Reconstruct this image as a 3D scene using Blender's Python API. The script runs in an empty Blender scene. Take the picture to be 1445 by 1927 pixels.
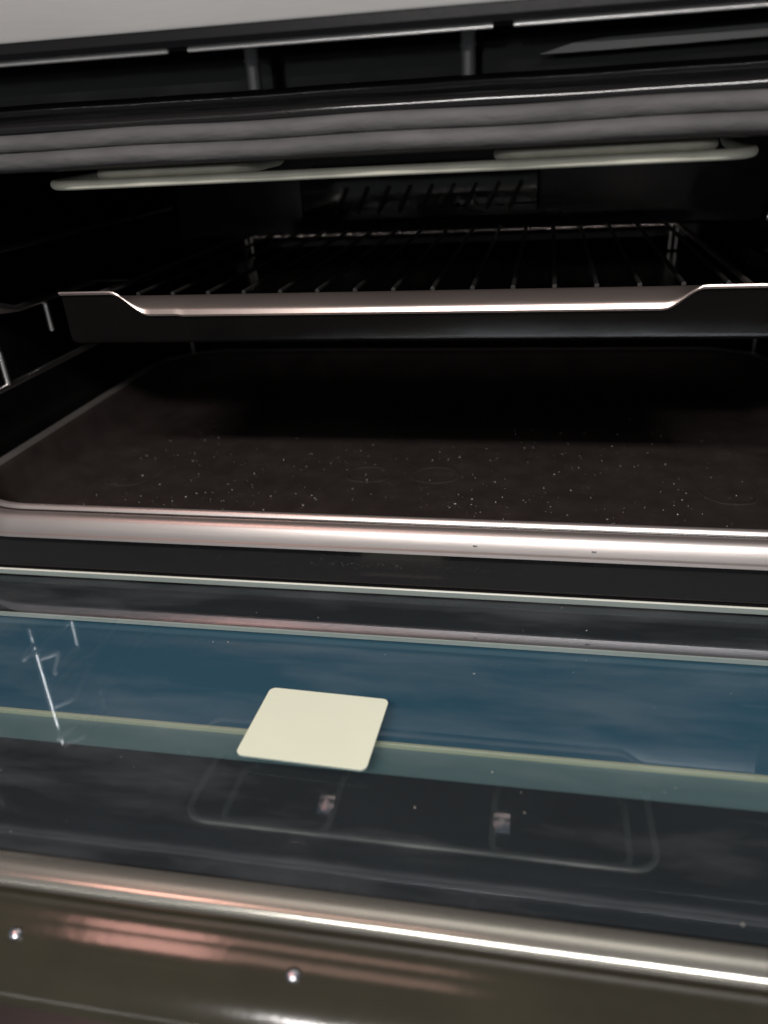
import bpy, bmesh, math, random
from mathutils import Vector, Matrix
random.seed(7)
SC = bpy.context.scene
COL = SC.collection

# ------------------------------------------------------------------ camera
cam = bpy.data.cameras.new('camera')
camo = bpy.data.objects.new('camera', cam); COL.objects.link(camo); SC.camera = camo
R_ = Vector((0.98157367, 0.18375314, -0.05242053))
F_ = Vector((-0.18798753, 0.87943197, -0.43733295)).normalized()
R_ = (R_ - R_.dot(F_) * F_).normalized(); U_ = R_.cross(F_)
M = Matrix((R_, U_, -F_)).transposed().to_4x4()
M.translation = Vector((0.10338, -0.38858, 0.20332))
camo.matrix_world = M
cam.sensor_width = 36; cam.lens = 36 * 1498 / 1927
cam.clip_start = 0.01; cam.clip_end = 50
cam.dof.use_dof = True; cam.dof.focus_distance = 0.44; cam.dof.aperture_fstop = 6.5

# ------------------------------------------------------------------ light
W = bpy.data.worlds.new('World'); SC.world = W; W.use_nodes = True
bg = W.node_tree.nodes['Background']; bg.inputs[0].default_value = (.93, .96, 1, 1); bg.inputs[1].default_value = .13
def area(name, loc, target, sx, sy, power, color=(1, 1, 1)):
    l = bpy.data.lights.new(name, 'AREA'); l.shape = 'RECTANGLE'; l.size = sx; l.size_y = sy
    l.energy = power; l.color = color
    o = bpy.data.objects.new(name, l); COL.objects.link(o); o.location = loc
    d = (Vector(target) - Vector(loc)).normalized()
    z = -d; x = Vector((1, 0, 0)); y = z.cross(x).normalized(); x = y.cross(z)
    o.matrix_world = Matrix.Translation(loc) @ Matrix((x, y, z)).transposed().to_4x4()
    return o
area('strip_lamp', (.18, -1.42, 1.23), (.02, 0.05, .1), 1.2, .09, 30, (1, .96, .93))
area('low_strip_lamp', (-.95, -2.3, .62), (0, .1, .15), 1.0, .012, 1.6, (1, .98, .96))
area('low_strip_lamp', (.55, -2.3, .60), (0.1, .1, .15), 1.1, .012, 1.8, (1, .95, .92))
area('hand_reflection_light', (-.30, -.20, .62), (-.04, -.24, 0), .13, .16, .65, (1, .50, .42))  # added light, no real fixture: suggests a hand mirrored in the door trim
area('hand_reflection_light', (-.08, -.19, .62), (0, -.24, 0), .26, .12, .24, (1, .6, .48))  # second added patch for the same suggested hand reflection
area('ceiling_lamp', (.75, -2.2, 2.1), (0, 0, 0), .4, .5, 11, (.97, .99, 1))
area('ceiling_lamp', (-.1, -2.9, 2.1), (0, 0, 0), .4, .5, 11, (1, .98, .95))

SC.view_settings.view_transform = 'Standard'; SC.view_settings.look = 'None'
SC.view_settings.exposure = 0; SC.view_settings.gamma = 1
SC.cycles.max_bounces = 10; SC.cycles.transparent_max_bounces = 12
SC.cycles.caustics_reflective = False; SC.cycles.sample_clamp_indirect = 4
SC.cycles.use_denoising = True

# ------------------------------------------------------------------ materials
def mat(name, col, rough=.4, metal=0, spec=.5, coat=0, bump=0, bscale=300, var=0, vscale=20, stretch=(1, 1, 1),
        rvar=0, trans=0, emit=0, ior=1.5, dust=0, dustcol=(.45, .42, .4), dscale=900):
    m = bpy.data.materials.new(name); m.use_nodes = True
    nt = m.node_tree; N = nt.nodes; L = nt.links; b = N['Principled BSDF']
    b.inputs['Base Color'].default_value = (*col, 1); b.inputs['Roughness'].default_value = rough
    b.inputs['Metallic'].default_value = metal; b.inputs['Specular IOR Level'].default_value = spec
    b.inputs['Coat Weight'].default_value = coat; b.inputs['Coat Roughness'].default_value = .06
    b.inputs['Transmission Weight'].default_value = trans; b.inputs['IOR'].default_value = ior
    tc = N.new('ShaderNodeTexCoord'); mp = N.new('ShaderNodeMapping'); L.new(tc.outputs['Object'], mp.inputs[0])
    mp.inputs['Scale'].default_value = stretch
    colsock = None
    if var:
        n = N.new('ShaderNodeTexNoise'); n.inputs['Scale'].default_value = vscale; n.inputs['Detail'].default_value = 6
        L.new(mp.outputs[0], n.inputs[0])
        r = N.new('ShaderNodeValToRGB'); L.new(n.outputs[0], r.inputs[0])
        r.color_ramp.elements[0].position = .3; r.color_ramp.elements[1].position = .7
        r.color_ramp.elements[0].color = (*[c * (1 - var) for c in col], 1)
        r.color_ramp.elements[1].color = (*[min(1, c * (1 + var)) for c in col], 1)
        colsock = r.outputs[0]; L.new(colsock, b.inputs['Base Color'])
        if rvar:
            mr = N.new('ShaderNodeMapRange'); L.new(n.outputs[0], mr.inputs[0])
            mr.inputs[1].default_value = .3; mr.inputs[2].default_value = .7
            mr.inputs[3].default_value = max(.02, rough - rvar); mr.inputs[4].default_value = rough + rvar
            L.new(mr.outputs[0], b.inputs['Roughness'])
    if dust:
        v = N.new('ShaderNodeTexVoronoi'); v.inputs['Scale'].default_value = dscale; L.new(tc.outputs['Object'], v.inputs[0])
        n2 = N.new('ShaderNodeTexNoise'); n2.inputs['Scale'].default_value = 30; n2.inputs['Detail'].default_value = 5; L.new(tc.outputs['Object'], n2.inputs[0])
        a = N.new('ShaderNodeMath'); a.operation = 'LESS_THAN'; L.new(v.outputs['Distance'], a.inputs[0])
        sc_ = N.new('ShaderNodeMapRange'); L.new(n2.outputs[0], sc_.inputs[0])
        sc_.inputs[1].default_value = .42; sc_.inputs[2].default_value = .75; sc_.inputs[3].default_value = 0; sc_.inputs[4].default_value = dust
        L.new(sc_.outputs[0], a.inputs[1])
        mx = N.new('ShaderNodeMixRGB'); L.new(a.outputs[0], mx.inputs[0])
        mx.inputs[1].default_value = (*col, 1); mx.inputs[2].default_value = (*dustcol, 1)
        if colsock: L.new(colsock, mx.inputs[1])
        L.new(mx.outputs[0], b.inputs['Base Color'])
    if bump:
        nb = N.new('ShaderNodeTexNoise'); nb.inputs['Scale'].default_value = bscale; nb.inputs['Detail'].default_value = 4
        L.new(mp.outputs[0], nb.inputs[0]); bp = N.new('ShaderNodeBump'); bp.inputs['Strength'].default_value = bump
        bp.inputs['Distance'].default_value = .001
        L.new(nb.outputs[0], bp.inputs['Height']); L.new(bp.outputs[0], b.inputs['Normal'])
    return m

MT = {}
MT['steel'] = mat('brushed_steel', (.50, .495, .48), .45, .5, var=.05, vscale=60, stretch=(.15, 1, 1), bump=.05, bscale=700)
MT['black_plastic'] = mat('black_plastic', (.006, .006, .007), .3, spec=.2, bump=.05)
MT['enamel'] = mat('black_enamel', (.006, .006, .006), .12, coat=.3, bump=.06, bscale=60, var=.3, vscale=30, rvar=.05)
MT['enamel_front'] = mat('front_enamel', (.012, .011, .011), .16, coat=.2, bump=.08, bscale=45, dust=.05, dscale=500)
MT['cavity'] = mat('cavity_enamel', (.004, .004, .004), .22, spec=.35, bump=.08, bscale=90, var=.3)
MT['silver'] = mat('silver_trim', (.9, .89, .87), .3, .4, var=.05)
MT['spacer'] = mat('spacer_metal', (.22, .22, .22), .35, .6)
MT['gasket'] = mat('gasket_fibre', (.075, .071, .071), .75, bump=.45, bscale=420, stretch=(.3, 1, 1), var=.25, vscale=120)
MT['element'] = mat('heater_tube', (.86, .84, .70), .4, 0, var=.1, vscale=80, bump=.1)
MT['clip'] = mat('clip_steel', (.92, .86, .84), .16, 1, var=.1)
MT['chrome_wire'] = mat('rail_chrome', (.85, .82, .8), .3, 1, var=.1)
MT['rack_wire'] = mat('rack_wire', (.16, .155, .15), .3, .9, var=.15)
MT['tray'] = mat('tray_enamel', (.030, .023, .021), .38, spec=.35, coat=.05, var=.15, vscale=60, rvar=.06, dust=.16, dscale=800, dustcol=(.22, .2, .19))
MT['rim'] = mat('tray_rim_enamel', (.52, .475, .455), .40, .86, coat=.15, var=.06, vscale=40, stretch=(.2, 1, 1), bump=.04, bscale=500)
MT['upper_tray'] = mat('upper_tray_enamel', (.0035, .0028, .0025), .25, spec=.16, coat=0, var=.2, vscale=40, dust=.08)
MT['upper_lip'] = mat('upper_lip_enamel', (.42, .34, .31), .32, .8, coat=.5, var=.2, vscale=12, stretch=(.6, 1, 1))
MT['frit'] = mat('frit', (.058, .063, .068), .1, var=.1, dust=.04, dscale=400)
MT['glass_edge'] = mat('glass_edge', (.72, .74, .66), .35, spec=.6, var=.06)
MT['pane_blue'] = mat('blue_pane', (.085, .205, .29), .16, spec=.5, coat=.2, var=.1, vscale=6)
MT['pane_green'] = mat('inner_ledge', (.21, .31, .32), .35, var=.08, vscale=8)
MT['yellow_edge'] = mat('inner_pane_edge', (.70, .70, .50), .3, var=.05)
MT['sticker'] = mat('sticker_paper', (.80, .85, .68), .4, var=.04, vscale=15)
MT['door_trim'] = mat('door_trim_plastic', (.028, .026, .017), .15, spec=.6, coat=.1, var=.15, vscale=25, bump=.05, bscale=200)
MT['screw'] = mat('screw_steel', (.7, .72, .78), .18, 1)
MT['dust'] = mat('dust_crumb', (.6, .57, .52), .7, var=.2)
MT['door_side'] = mat('door_black', (.01, .01, .01), .4, var=.1)
MT['chrome'] = mat('door_chrome', (.44, .43, .38), .22, .8, var=.08, vscale=9, stretch=(1, .2, .2), bump=.03, bscale=80)
# clear coated pane: mirror-like reflection over a see-through body
g = bpy.data.materials.new('door_pane_glass'); g.use_nodes = True
nt = g.node_tree; nt.nodes.clear(); out = nt.nodes.new('ShaderNodeOutputMaterial')
mix = nt.nodes.new('ShaderNodeMixShader'); tr = nt.nodes.new('ShaderNodeBsdfTransparent'); gl = nt.nodes.new('ShaderNodeBsdfGlossy')
tr.inputs[0].default_value = (.90, .93, .94, 1); gl.inputs[0].default_value = (.85, .92, 1, 1); gl.inputs['Roughness'].default_value = .03
fr = nt.nodes.new('ShaderNodeFresnel'); fr.inputs[0].default_value = 3.4
ge = nt.nodes.new('ShaderNodeNewGeometry'); inv = nt.nodes.new('ShaderNodeMath'); inv.operation = 'SUBTRACT'; inv.inputs[0].default_value = 1
mu = nt.nodes.new('ShaderNodeMath'); mu.operation = 'MULTIPLY'
nt.links.new(ge.outputs['Backfacing'], inv.inputs[1]); nt.links.new(inv.outputs[0], mu.inputs[0]); nt.links.new(fr.outputs[0], mu.inputs[1])
nt.links.new(mu.outputs[0], mix.inputs[0]); nt.links.new(tr.outputs[0], mix.inputs[1]); nt.links.new(gl.outputs[0], mix.inputs[2])
df = nt.nodes.new('ShaderNodeBsdfDiffuse'); df.inputs[0].default_value = (.62, .66, .68, 1)
tcg = nt.nodes.new('ShaderNodeTexCoord'); mpg = nt.nodes.new('ShaderNodeMapping'); mpg.inputs['Rotation'].default_value = (0, 0, .35); mpg.inputs['Scale'].default_value = (9, 34, 9)
ng = nt.nodes.new('ShaderNodeTexNoise'); ng.inputs['Scale'].default_value = 1; ng.inputs['Detail'].default_value = 7; ng.inputs['Roughness'].default_value = .6
nt.links.new(tcg.outputs['Object'], mpg.inputs[0]); nt.links.new(mpg.outputs[0], ng.inputs[0])
rg = nt.nodes.new('ShaderNodeMapRange'); rg.inputs[1].default_value = .45; rg.inputs[2].default_value = .8; rg.inputs[3].default_value = .0; rg.inputs[4].default_value = .09
nt.links.new(ng.outputs[0], rg.inputs[0]); mg = nt.nodes.new('ShaderNodeMath'); mg.operation = 'MULTIPLY'
nt.links.new(rg.outputs[0], mg.inputs[0]); nt.links.new(inv.outputs[0], mg.inputs[1])
mix2 = nt.nodes.new('ShaderNodeMixShader'); nt.links.new(mg.outputs[0], mix2.inputs[0]); nt.links.new(mix.outputs[0], mix2.inputs[1]); nt.links.new(df.outputs[0], mix2.inputs[2])
nt.links.new(mix2.outputs[0], out.inputs[0]); MT['pane'] = g

# ------------------------------------------------------------------ helpers
def link(name, bm, m, parent=None, smooth=True, angle=40):
    bmesh.ops.remove_doubles(bm, verts=bm.verts, dist=1e-7)
    bmesh.ops.recalc_face_normals(bm, faces=bm.faces)
    me = bpy.data.meshes.new(name); bm.to_mesh(me); bm.free()
    if smooth:
        for p in me.polygons: p.use_smooth = True
        me.set_sharp_from_angle(angle=math.radians(angle))
    me.materials.append(MT[m] if isinstance(m, str) else m)
    o = bpy.data.objects.new(name, me); COL.objects.link(o)
    if parent is not None:
        o.parent = parent; o.matrix_parent_inverse = parent.matrix_world.inverted() if False else Matrix.Translation(-world_loc(parent))
    return o
def world_loc(o):
    v = Vector(o.location)
    return v
def thing(name, label, cat, loc=(0, 0, 0), group=None):
    o = bpy.data.objects.new(name, None); COL.objects.link(o); o.location = loc
    o['label'] = label; o['category'] = cat
    if group: o['group'] = group
    return o
def box(bm, x0, x1, y0, y1, z0, z1, bev=0, seg=3):
    r = bmesh.ops.create_cube(bm, size=1)
    vs = r['verts']
    for v in vs:
        v.co = Vector(((x0 + x1) / 2 + v.co.x * (x1 - x0), (y0 + y1) / 2 + v.co.y * (y1 - y0), (z0 + z1) / 2 + v.co.z * (z1 - z0)))
    if bev:
        es = list({e for v in vs for e in v.link_edges})
        bmesh.ops.bevel(bm, geom=es, offset=bev, segments=seg, affect='EDGES', profile=.5)
    return bm
def boxo(name, m, parent, *a, **k):
    bm = bmesh.new(); box(bm, *a, **k); return link(name, bm, m, parent)
def smoothp(pts, n=6, closed=False):
    """Catmull-Rom through points"""
    P = [Vector(p) for p in pts]; out = []
    c = len(P)
    rng = range(c if closed else c - 1)
    for i in rng:
        if closed: a, b, d, e = P[i - 1], P[i], P[(i + 1) % c], P[(i + 2) % c]
        else: a, b, d, e = P[max(0, i - 1)], P[i], P[i + 1], P[min(c - 1, i + 2)]
        for k in range(n):
            t = k / n
            out.append(.5 * ((2 * b) + (d - a) * t + (2 * a - 5 * b + 4 * d - e) * t * t + (3 * b - a - 3 * d + e) * t ** 3))
    if not closed: out.append(P[-1])
    return out
def fillet(pts, r, n=6, closed=False):
    P = [Vector(p) for p in pts]; out = []; c = len(P)
    for i in range(c):
        if not closed and i in (0, c - 1): out.append(P[i]); continue
        a = P[i - 1]; b = P[i]; d = P[(i + 1) % c]
        u = (a - b); v = (d - b); rr = min(r, u.length * .45, v.length * .45)
        p0 = b + u.normalized() * rr; p1 = b + v.normalized() * rr
        for k in range(n + 1):
            t = k / n; out.append((1 - t) ** 2 * p0 + 2 * t * (1 - t) * b + t * t * p1)
    return out
def tube(bm, pts, rad, seg=10, closed=False, squash=1, up=(0, 0, 1)):
    P = [Vector(p) for p in pts]; n = len(P); rings = []
    for i, p in enumerate(P):
        if closed: t = P[(i + 1) % n] - P[i - 1]
        else: t = P[min(n - 1, i + 1)] - P[max(0, i - 1)]
        t.normalize(); u = Vector(up)
        if abs(t.dot(u)) > .95: u = Vector((1, 0, 0)) if abs(t.x) < .9 else Vector((0, 1, 0))
        s = t.cross(u).normalized(); w = s.cross(t).normalized()
        rings.append([bm.verts.new(p + s * math.cos(2 * math.pi * k / seg) * rad + w * math.sin(2 * math.pi * k / seg) * rad * squash) for k in range(seg)])
    for i in range(n if closed else n - 1):
        a, b = rings[i], rings[(i + 1) % n]
        for k in range(seg): bm.faces.new((a[k], a[(k + 1) % seg], b[(k + 1) % seg], b[k]))
    if not closed:
        bm.faces.new(rings[0]); bm.faces.new(rings[-1][::-1])
def extrude_x(bm, prof, x0, x1, n=24, wob=0, closed=True):
    """profile of (y,z) swept along X; wob gives slight waviness"""
    rings = []
    for i in range(n + 1):
        x = x0 + (x1 - x0) * i / n
        dz = wob * (math.sin(x * 37) * .6 + math.sin(x * 91 + 1) * .4)
        rings.append([bm.verts.new((x, y, z + dz)) for y, z in prof])
    m = len(prof)
    for i in range(n):
        for k in range(m if closed else m - 1):
            bm.faces.new((rings[i][k], rings[i][(k + 1) % m], rings[i + 1][(k + 1) % m], rings[i + 1][k]))
    if closed:
        bm.faces.new(rings[0]); bm.faces.new(rings[-1][::-1])
def rrect(x0, x1, y0, y1, r, z, n=8):
    out = []
    r = max(r, .0005)
    for cx_, cy_, a0 in ((x1 - r, y0 + r, -90), (x1 - r, y1 - r, 0), (x0 + r, y1 - r, 90), (x0 + r, y0 + r, 180)):
        for k in range(n + 1):
            a = math.radians(a0 + 90 * k / n); out.append(Vector((cx_ + r * math.cos(a), cy_ + r * math.sin(a), z)))
    return out
def loft(bm, rings, cap0=False, cap1=False):
    V = [[bm.verts.new(p) for p in r] for r in rings]
    for a, b in zip(V, V[1:]):
        n = len(a)
        for k in range(n): bm.faces.new((a[k], a[(k + 1) % n], b[(k + 1) % n], b[k]))
    if cap0: bm.faces.new(V[0][::-1])
    if cap1: bm.faces.new(V[-1])
def cyl(bm, c, r, h, axis='Z', seg=20, bev=0):
    m = Matrix.Translation(c)
    if axis == 'Y': m = m @ Matrix.Rotation(math.pi / 2, 4, 'X')
    if axis == 'X': m = m @ Matrix.Rotation(math.pi / 2, 4, 'Y')
    rr = bmesh.ops.create_cone(bm, cap_ends=True, segments=seg, radius1=r, radius2=r, depth=h, matrix=m)

# dimensions (metres): X right, Y into the oven, Z up, the big tray's rim is Z = 0
XL, XR, YB, ZT, ZB = -.296, .326, .445, .206, -.036
ZG = -.037          # top of the opened door's glass

# ================================================================== OVEN
oven = thing('oven', 'black enamel built-in oven with steel control panel and its glass door folded down flat', 'oven', (0, 0, 0))
# cavity liner
bm = bmesh.new()
rings = []
for y, s in ((.004, 0), (.02, 0), (YB - .02, -.004), (YB, -.02)):
    rings.append([Vector((p.x, y, p.y)) for p in rrect(XL - s, XR + s, ZB - s * .5, ZT + s * .5, .02, 0)])
loft(bm, rings, cap1=True)
link('cavity', bm, 'cavity', oven)
# front frame: flat face with rounded inner edge, four sides
bm = bmesh.new()
def ring_y(x0, x1, z0, z1, r, y): return [Vector((p.x, y, p.y)) for p in rrect(x0, x1, z0, z1, r, 0)]
loft(bm, [ring_y(XL, XR, ZB, .1905, .02, .006), ring_y(XL - .001, XR + .001, ZB - .0005, .192, .021, .003),
          ring_y(XL - .004, XR + .004, ZB - .002, .194, .024, .001), ring_y(-.33, .36, -.075, .2135, .004, .001)])
link('front_frame', bm, 'enamel_front', oven)
# lower sill: two soft steps under the tray
bm = bmesh.new()
extrude_x(bm, [(.03, -.0365), (.03, -.012), (.006, -.012), (.003, -.0135), (.002, -.017), (.0012, -.028), (.0002, -.031), (-.0008, -.0365)], -.32, .345, 40, .0002)
link('sill', bm, 'enamel_front', oven)
# top of the frame: rolled enamel steps with bright crests
bm = bmesh.new()
def roll(yc, zc, r, y1, z1, n=8):
    return [(yc - r * math.sin(math.radians(a)), zc + r * math.cos(math.radians(a))) for a in [90 * k / n for k in range(n + 1)]]
prof = [(.03, .2205)] + [(.003 - .003 * math.sin(math.radians(a)), .2175 + .003 * math.cos(math.radians(a))) for a in range(0, 140, 10)] + [(.0018, .2140), (.0018, .2135)] + roll(.001, .2100, .0032, 0, 0) + [(-.0015, .2085), (.03, .2085)]
extrude_x(bm, prof, -.33, .36, 60, .00025)
link('top_lip', bm, 'enamel_front', oven)
# gasket: woven seal, one fat lobe and one thin
bm = bmesh.new()
def lobe(cy_, cz_, ry, rz, n=14): return [(cy_ + ry * math.cos(2 * math.pi * k / n), cz_ + rz * math.sin(2 * math.pi * k / n)) for k in range(n)]
XG0, XG1 = -.262, .292
def gasket_path(grow):
    r = [Vector((p.x, 0, p.y)) for p in rrect(XG0 - grow, XG1 + grow, ZB - .001 - grow, .1985 + grow, .03, 0, 10)]
    return r
top = [Vector((x / 100 * (.345 + .315) - .315, 0, 0)) for x in range(101)]
for cy_, cz_, ry, rz in ((-.003, .1960, .0048, .0043), (-.0018, .2040, .0036, .0042)):
    n = 16; rr = []
    for i in range(121):
        x = -.315 + .66 * i / 120
        w = 1 + .05 * math.sin(x * 160) + .04 * math.sin(x * 71 + 2)
        rr.append([bm.verts.new((x, cy_ + ry * w * math.cos(2 * math.pi * k / n), cz_ + rz * math.sin(2 * math.pi * k / n) + .0003 * math.sin(x * 53))) for k in range(n)])
    for a, b in zip(rr, rr[1:]):
        for k in range(n): bm.faces.new((a[k], a[(k + 1) % n], b[(k + 1) % n], b[k]))
link('door_seal', bm, 'gasket', oven)
# ventilation gap behind the control panel
bm = bmesh.new(); extrude_x(bm, [(.022, .2205), (.022, .262), (.028, .262), (.028, .2205)], -.33, .36, 4); link('vent_back', bm, 'enamel', oven, smooth=False)
bm = bmesh.new(); extrude_x(bm, [(-.024, .2425), (.03, .2425), (.03, .248), (-.024, .248)], -.33, .36, 4); link('vent_roof', bm, 'black_plastic', oven, smooth=False)
for x in (-.0285, .068):
    bm = bmesh.new(); cyl(bm, (x, .003, .2315), .0034, .0222); cyl(bm, (x, .003, .2318), .0039, .0012)
    link('vent_spacer', bm, 'spacer', oven)
bm = bmesh.new()
ft = [(.098, .2262), (.112, .2296), (.124, .2306), (.17, .2312), (.36, .2335), (.36, .2285), (.18, .2268), (.122, .2262)]
vs = [bm.verts.new((x, .001, z)) for x, z in ft]; f = bm.faces.new(vs); q = bmesh.ops.extrude_face_region(bm, geom=[f])
for v in [w for w in q['geom'] if isinstance(w, bmesh.types.BMVert)]: v.co.y += .008
link('air_guide', bm, 'spacer', oven)
# control panel: steel fascia with dark rounded underside edge
bm = bmesh.new(); extrude_x(bm, [(-.034, .2425), (-.0345, .2435), (-.0345, .40), (-.02, .40), (-.02, .2425)], -.34, .38, 4)
link('control_panel', bm, 'steel', oven)
bm = bmesh.new(); extrude_x(bm, [(-.0335, .2425), (-.034, .2385), (-.0325, .2362), (-.028, .2356), (-.012, .2365), (-.012, .2425)], -.34, .38, 4)
link('panel_underside', bm, 'black_plastic', oven)
for a, b in ((-.33, -.0535), (-.0445, .0805), (.0885, .36)):
    bm = bmesh.new(); extrude_x(bm, [(-.0305, .2358), (-.0307, .2348), (-.0298, .2343), (-.0288, .2347), (-.0284, .2358)], a, b, 6)
    link('trim_strip', bm, 'silver', oven)
# top heating element: outer loop and two inner loops
el = None
bm = bmesh.new()
tube(bm, fillet([(-.148, .10, .204), (-.148, .085, .186), (-.150, .0095, .1838), (.193, .0095, .1838), (.191, .085, .186), (.191, .10, .204)], .02, 8), .0024, 12)
for x0, x1 in ((-.122, -.040), (.080, .175)):
    tube(bm, fillet([(x0 + .001, .09, .204), (x0, .07, .1885), (x0, .0135, .1878), (x1, .0135, .1878), (x1, .07, .1885), (x1 - .001, .09, .204)], .012, 8), .0024, 12)
el = link('heating_element', bm, 'element', oven)
for x in (-.046, .086):
    bm = bmesh.new(); box(bm, x - .0065, x + .0065, -.001, .001, -.0075, .0075, .0008); cyl(bm, (x, -.0015, -.001), .0024, .002, 'Y')
    bmesh.ops.transform(bm, matrix=Matrix.Translation((0, .0385, .1855)) @ Matrix.Rotation(math.radians(63), 4, 'X'), verts=bm.verts)
    box(bm, x - .0035, x + .0035, .0385, .052, .190, .206, .0008)
    link('element_clip', bm, 'clip', el)
# fan cover on the back wall, with slanted louvres
bm = bmesh.new()
box(bm, -.135, .095, YB - .024, YB - .02, .118, .168, .002)
link('fan_cover', bm, 'enamel', oven)
fc = oven
bm = bmesh.new()
for k in range(9):
    x = -.10 + k * .021
    tube(bm, [(x, YB - .026, .126), (x + .012, YB - .027, .15)], .0016, 8)
link('fan_grille', bm, 'rack_wire', oven)
# lamp lens on the right wall
bm = bmesh.new(); cyl(bm, (.268, .27, .128), .012, .012, 'X', 24); cyl(bm, (.262, .27, .128), .009, .006, 'X', 24)
link('lamp_cover', bm, 'clip', oven)

# ---- door (part of the oven), sub-parts under it
bm = bmesh.new()
box(bm, -.30, .33, -.262, -.004, ZG - .034, ZG - .0165, .002)
door = link('door', bm, 'door_side', oven)
def sub(name, bm, m, **k): return link(name, bm, m, door, **k)
# inner glass pane (see-through), printed border, sealed edge facing the oven
bm = bmesh.new(); box(bm, -.295, .325, -.2065, -.0052, ZG - .004, ZG); sub('inner_glass', bm, 'pane')
bm = bmesh.new(); box(bm, -.295, .325, -.0050, -.0036, ZG - .0036, ZG + .0004, .0003, 1); sub('glass_edge', bm, 'glass_edge')
bm = bmesh.new()
for x0, x1, y0, y1 in ((-.295, .325, -.0405, -.0055), (-.295, .325, -.206, -.1435)):
    box(bm, x0, x1, y0, y1, ZG - .0056, ZG - .0044)
sub('printed_border', bm, 'frit', smooth=False)
bm = bmesh.new(); box(bm, -.295, .325, -.1195, -.0409, ZG - .0125, ZG - .009, .0003, 1); sub('middle_glass', bm, 'pane_blue')
bm = bmesh.new(); box(bm, -.295, .325, -.1215, -.1197, ZG - .0125, ZG - .0078, .0003, 1); sub('middle_glass_edge', bm, 'yellow_edge')
bm = bmesh.new(); box(bm, -.295, .325, -.1433, -.1217, ZG - .0135, ZG - .0098, .0003, 1); sub('inner_ledge', bm, 'pane_green')
for ya, yb in ((-.0428, -.0425), (-.0446, -.0443)):  # pale strips added to imitate the tray rim's double reflection in the glass
    bm = bmesh.new(); box(bm, -.295, .325, ya, yb, ZG - .0075, ZG - .0058); sub('rim_reflection_line', bm, 'glass_edge', smooth=False)
# sticker
bm = bmesh.new()
pts = rrect(-.0195, .0385, -.146, -.1005, .003, ZG + .0006, 6)
c0 = Vector((.0095, -.123, 0)); rz = Matrix.Rotation(math.radians(-2), 3, 'Z'); pts = [c0 + rz @ (p - c0) for p in pts]
f = bm.faces.new([bm.verts.new(p) for p in pts]); r = bmesh.ops.extrude_face_region(bm, geom=[f])
for v in [q for q in r['geom'] if isinstance(q, bmesh.types.BMVert)]: v.co.z -= .0005
s = sub('sticker', bm, 'sticker', smooth=False); s['label'] = 'blank cream sticker with rounded corners on the door glass'
# chrome profile holding the glass
bm = bmesh.new()
extrude_x(bm, [(-.2068, ZG - .008), (-.2060, ZG + .0002), (-.2062, ZG + .0008), (-.2078, ZG + .0011), (-.2085, ZG + .0013), (-.2150, ZG + .0008), (-.2162, ZG + .0004), (-.2172, ZG - .0004), (-.2179, ZG - .0016), (-.2182, ZG - .008)], -.30, .33, 30, .0001)
sub('chrome_profile', bm, 'chrome')
# dark plastic top trim: sloping away, two ribs
bm = bmesh.new()
P = [(-.2187, ZG - .016), (-.2187, ZG - .002), (-.2215, ZG - .0015), (-.2285, ZG - .0032), (-.2297, ZG - .0038), (-.2310, ZG - .0040),
     (-.2350, ZG - .0055), (-.2362, ZG - .0061), (-.2376, ZG - .0065), (-.2480, ZG - .0125), (-.2505, ZG - .016), (-.2515, ZG - .022), (-.2515, ZG - .030), (-.2187, ZG - .030)]
extrude_x(bm, P, -.30, .33, 30, .0002)
sub('door_trim', bm, 'door_trim')
bm = bmesh.new()
extrude_x(bm, [(-.2520, ZG - .034), (-.2520, ZG - .018), (-.2540, ZG - .0165), (-.2590, ZG - .0180), (-.2610, ZG - .024), (-.2610, ZG - .034)], -.30, .33, 6)
sub('outer_edge', bm, 'steel')
for x in (-.172, -.0685, .0315, .165, .235):
    bm = bmesh.new(); bmesh.ops.create_uvsphere(bm, u_segments=16, v_segments=8, radius=.0026, matrix=Matrix.Translation((x, -.2335, ZG - .0045)) @ Matrix.Diagonal((1, 1, .55, 1)))
    sub('screw', bm, 'screw')

# ================================================================== BIG TRAY
tray = thing('baking_tray', 'large dark brown enamel baking tray with dusty floor, on the lowest level', 'baking tray', (0, 0, -.02))
TX0, TX1, TY0, TY1 = -.288, .318, -.007, .40
def tring(off, z, r0=.072): return rrect(TX0 + off, TX1 - off, TY0 + off, TY1 - off, r0 - min(off * .6, .03), z, 14)
bm = bmesh.new()
loft(bm, [tring(.0145, -.001), tring(.016, .0012), tring(.018, .0014), tring(.0195, .0002), tring(.021, -.003), tring(.030, -.019), tring(.034, -.0235),
          tring(.040, -.0258), tring(.06, -.0262), tring(.10, -.0262), tring(.15, -.0262)], cap1=True)
link('tray_body', bm, 'tray', tray)
bm = bmesh.new()
loft(bm, [tring(.0025, -.0122), tring(.0008, -.0128), tring(.0, -.0122), tring(.0004, -.0105), tring(.0018, -.0098), tring(.0024, -.0072), tring(.0042, -.0030), tring(.0062, -.0006), tring(.0085, .0001),
          tring(.0115, .0001), tring(.0128, -.0009), tring(.0143, -.0012)])
rim = link('tray_rim', bm, 'rim', tray)
bm = bmesh.new()
loft(bm, [tring(.0147, -.0002), tring(.0155, .0014), tring(.0167, .0022), tring(.0180, .0021), tring(.0190, .0010)])
link('inner_bead', bm, 'rim', tray)
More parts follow.
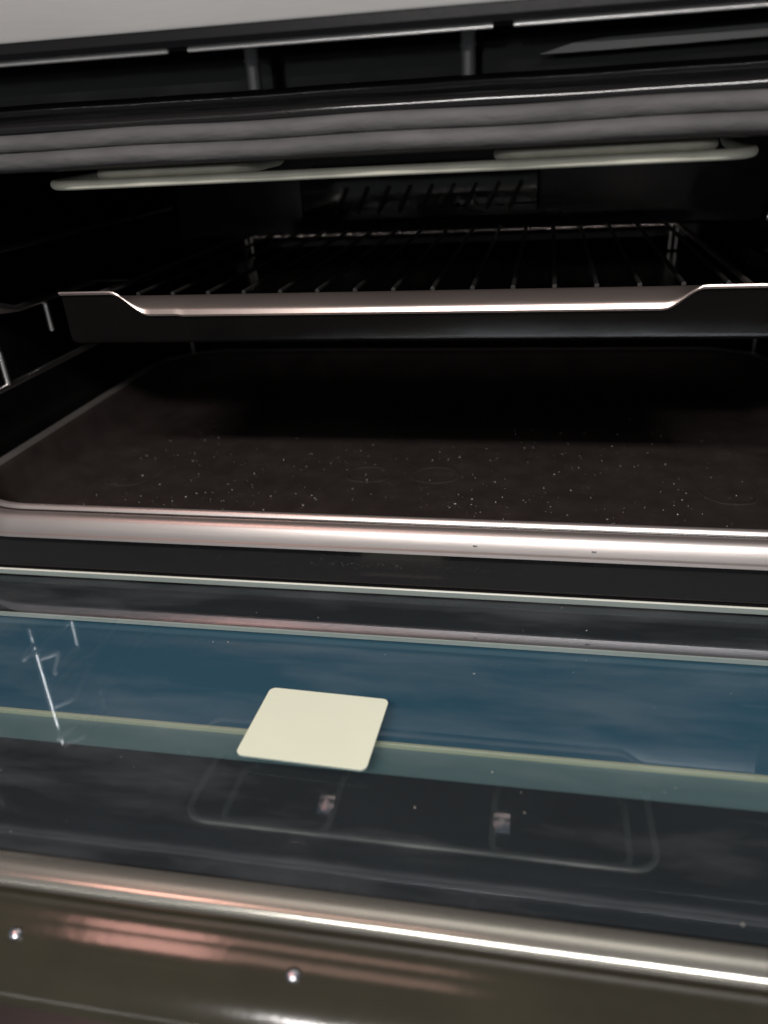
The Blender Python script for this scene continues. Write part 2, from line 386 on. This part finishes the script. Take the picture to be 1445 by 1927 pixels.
# pressed marks in the floor
def ridge(pts, r, closed=False):
    bm = bmesh.new(); tube(bm, smoothp(pts, 6, closed), r, 8, closed, squash=.35); return link('pressed_ridge', bm, 'tray', tray)
z = -.0262
ridge([(-.034, .134, z), (-.030, .124, z), (-.018, .121, z), (-.006, .124, z), (-.003, .134, z), (-.008, .145, z), (-.020, .148, z), (-.030, .144, z)], .0016, True)
ridge([(.014, .136, z), (.018, .126, z), (.031, .122, z), (.043, .126, z), (.047, .136, z), (.042, .147, z), (.030, .150, z), (.019, .146, z)], .0016, True)
ridge([(.200, .26, z), (.203, .18, z), (.207, .125, z), (.216, .106, z), (.228, .102, z), (.240, .106, z), (.244, .125, z), (.243, .18, z), (.240, .26, z)], .0016)
ridge([(-.17, .26, z), (-.176, .18, z), (-.180, .125, z), (-.188, .106, z), (-.200, .102, z), (-.212, .106, z), (-.216, .125, z), (-.214, .18, z), (-.210, .26, z)], .0012)
for x, y, zz in ((.071, -.0042, -.0066), (.134, -.0046, -.0070)):
    bm = bmesh.new(); bmesh.ops.create_icosphere(bm, subdivisions=2, radius=.0009, matrix=Matrix.Translation((x, y - .0003, zz)) @ Matrix.Diagonal((1.4, .35, .8, 1)))
    link('enamel_chip', bm, 'spacer', tray)

# ================================================================== UPPER TRAY
up = thing('grill_pan', 'black enamel grill pan with dipped shiny front lip, above the big tray', 'grill pan', (.02, .04, .096))
UX0, UX1 = -.174, .250
def lipz(x):
    def ss(t): t = max(0, min(1, t)); return t * t * (3 - 2 * t)
    if x < -.1: return .1255 - .0125 * ss((x + .142) / .022)
    return .1125 + .0105 * ss((x - .163) / .020)
bm = bmesh.new()
NX = 160; rows = []
for i in range(NX + 1):
    x = UX0 + (UX1 - UX0) * i / NX; zf = lipz(x); zb = .1195 if True else zf
    rows.append([bm.verts.new(p) for p in [(x, .0425, zf - .0022), (x, .0405, zf - .0020), (x, .0398, zf - .0008), (x, .0402, zf)] +
        [(x, .0605 - .0200 * math.sin(q), zb - (zb - zf - .0004) * (1 - math.cos(q))) for q in [math.radians(v) for v in (84, 76, 68, 58, 46, 34, 20, 8)]] + [(x, .0612, zb - .001)]])
for a, b in zip(rows, rows[1:]):
    for k in range(12): bm.faces.new((a[k], a[k + 1], b[k + 1], b[k]))
link('front_lip', bm, 'upper_lip', up)
bm = bmesh.new(); rows = []
for i in range(NX + 1):
    x = UX0 + (UX1 - UX0) * i / NX; zf = lipz(x)
    rows.append([bm.verts.new(p) for p in ((x, .0425, zf - .0023), (x, .0436, .098), (x, .0444, .0958), (x, .050, .0932))])
for a, b in zip(rows, rows[1:]):
    for k in range(3): bm.faces.new((a[k], a[k + 1], b[k + 1], b[k]))
# pan body behind the front wall
def uring(off, z): return rrect(UX0 + off, UX1 - off, .050, .40 - off, .012, z, 6)
loft(bm, [uring(0, .112), uring(.003, .110), uring(.005, .100), uring(.014, .0935), uring(.03, .0932)], cap1=True)
link('pan_body', bm, 'upper_tray', up)
boxo('side_flange', 'upper_tray', up, -.245, -.175, .165, .40, .1095, .1115, bev=.0006)
boxo('side_flange', 'upper_tray', up, .251, .288, .10, .40, .1095, .1115, bev=.0006)

# ================================================================== WIRE RACK
rack = thing('wire_rack', 'dark wire rack lying inside the grill pan', 'wire rack', (.02, .2, .116))
bm = bmesh.new()
for y, r in ((.357, .0021), (.07, .002)):
    tube(bm, [(-.178, y, .1145), (.213, y, .1145)], r, 10)
tube(bm, [(-.178, .07, .1145), (-.178, .357, .1145)], .002, 8); tube(bm, [(.213, .07, .1145), (.213, .357, .1145)], .002, 8)
link('rack_frame', bm, mat('rack_frame_wire', (.65, .56, .52), .16, .9, var=.1), rack)
for k in range(17):
    x = -.163 + k * .02265
    bm = bmesh.new()
    tube(bm, [(x, .071, .1178), (x, .20, .1178), (x, .353, .1178), (x, .3595, .1168), (x, .3605, .1125)], .00135, 8)
    link('rack_bar', bm, 'rack_wire', rack)

# ================================================================== SIDE RAILS
def side_rail(name, label, sx, x):
    t = thing(name, label, 'side rail', (x, .2, .02), 'chrome wire side rails of the oven')
    bm = bmesh.new()
    for y in (.045, .40):
        bm = bmesh.new(); tube(bm, [(x, y, .045 if y < .1 else -.02), (x, y, .155 if y < .1 else .09)], .0022, 10); link('upright', bm, 'chrome_wire', t)
    xi = x + sx * .012
    for z0, yh, zt, zb in ((.057, .077, .084, .058), (.103, .140, .103, .080), (.142, .09, .156, .136)):
        bm = bmesh.new(); tube(bm, fillet([(x, .045, z0 + .002), (x + sx * .003, yh - .055, z0 + .002), (xi, yh - .035, z0), (xi, .375, z0), (x, .40, z0)], .008, 5), .0021, 10)
        r_ = link('rail', bm, 'chrome_wire', t)
        bm = bmesh.new(); tube(bm, fillet([(x, .045, z0 + .016), (xi, .056, z0 + .016), (xi, yh - .035, zt), (xi, yh, zt), (xi, yh + .001, zb)], .004, 5), .0023, 10)
        link('hook', bm, 'chrome_wire', t)
    return t
side_rail('side_rail', 'chrome wire rail on the left wall, its front hooks gleaming beside the grill pan', 1, -.263)
side_rail('side_rail', 'chrome wire rail on the right wall, mostly lost in the dark behind the grill pan', -1, .298)
for x in (-.168, .209):
    for d in (-.0026, .0026):
        bm = bmesh.new(); tube(bm, [(x + d, .352, .0950), (x + d, .352, .1145)], .0017, 10); link('foot', bm, 'chrome_wire', rack)

# ================================================================== DUST
bm = bmesh.new()
def crumb(p, r):
    m = Matrix.Translation(p) @ Matrix.Rotation(random.random() * 6, 4, 'Z') @ Matrix.Diagonal((1 + random.random(), .6 + .4 * random.random(), .5, 1))
    bmesh.ops.create_icosphere(bm, subdivisions=1, radius=r, matrix=m)
for k in range(650):
    x = random.uniform(-.21, .24); y = .05 + .2 * random.random() ** 1.5
    crumb((x, y, -.0259), random.choice((.0001, .00012, .00015, .0002, .0002, .0003, .0004)))
for x, y in ((-.052, .078), (-.14, .085), (.19, .083), (.176, .26), (-.19, .12), (.05, .088)): crumb((x, y, -.0257), .0006)
for k in range(90):
    a_ = random.gauss(0, 1); crumb((.005 + .045 * a_, .0009 + random.random() * .0006, -.0255 + .0012 * random.gauss(0, 1)), random.choice((.00008, .0001, .00014)))
for k in range(70):
    crumb((random.uniform(-.25, .28), random.uniform(-.2, -.01), ZG + .0002), random.choice((.0001, .00015, .0002, .0003)))
d = link('dust_specks', bm, 'dust'); d['label'] = 'pale dust specks scattered on the tray floor and door glass'; d['category'] = 'dust'; d['kind'] = 'stuff'
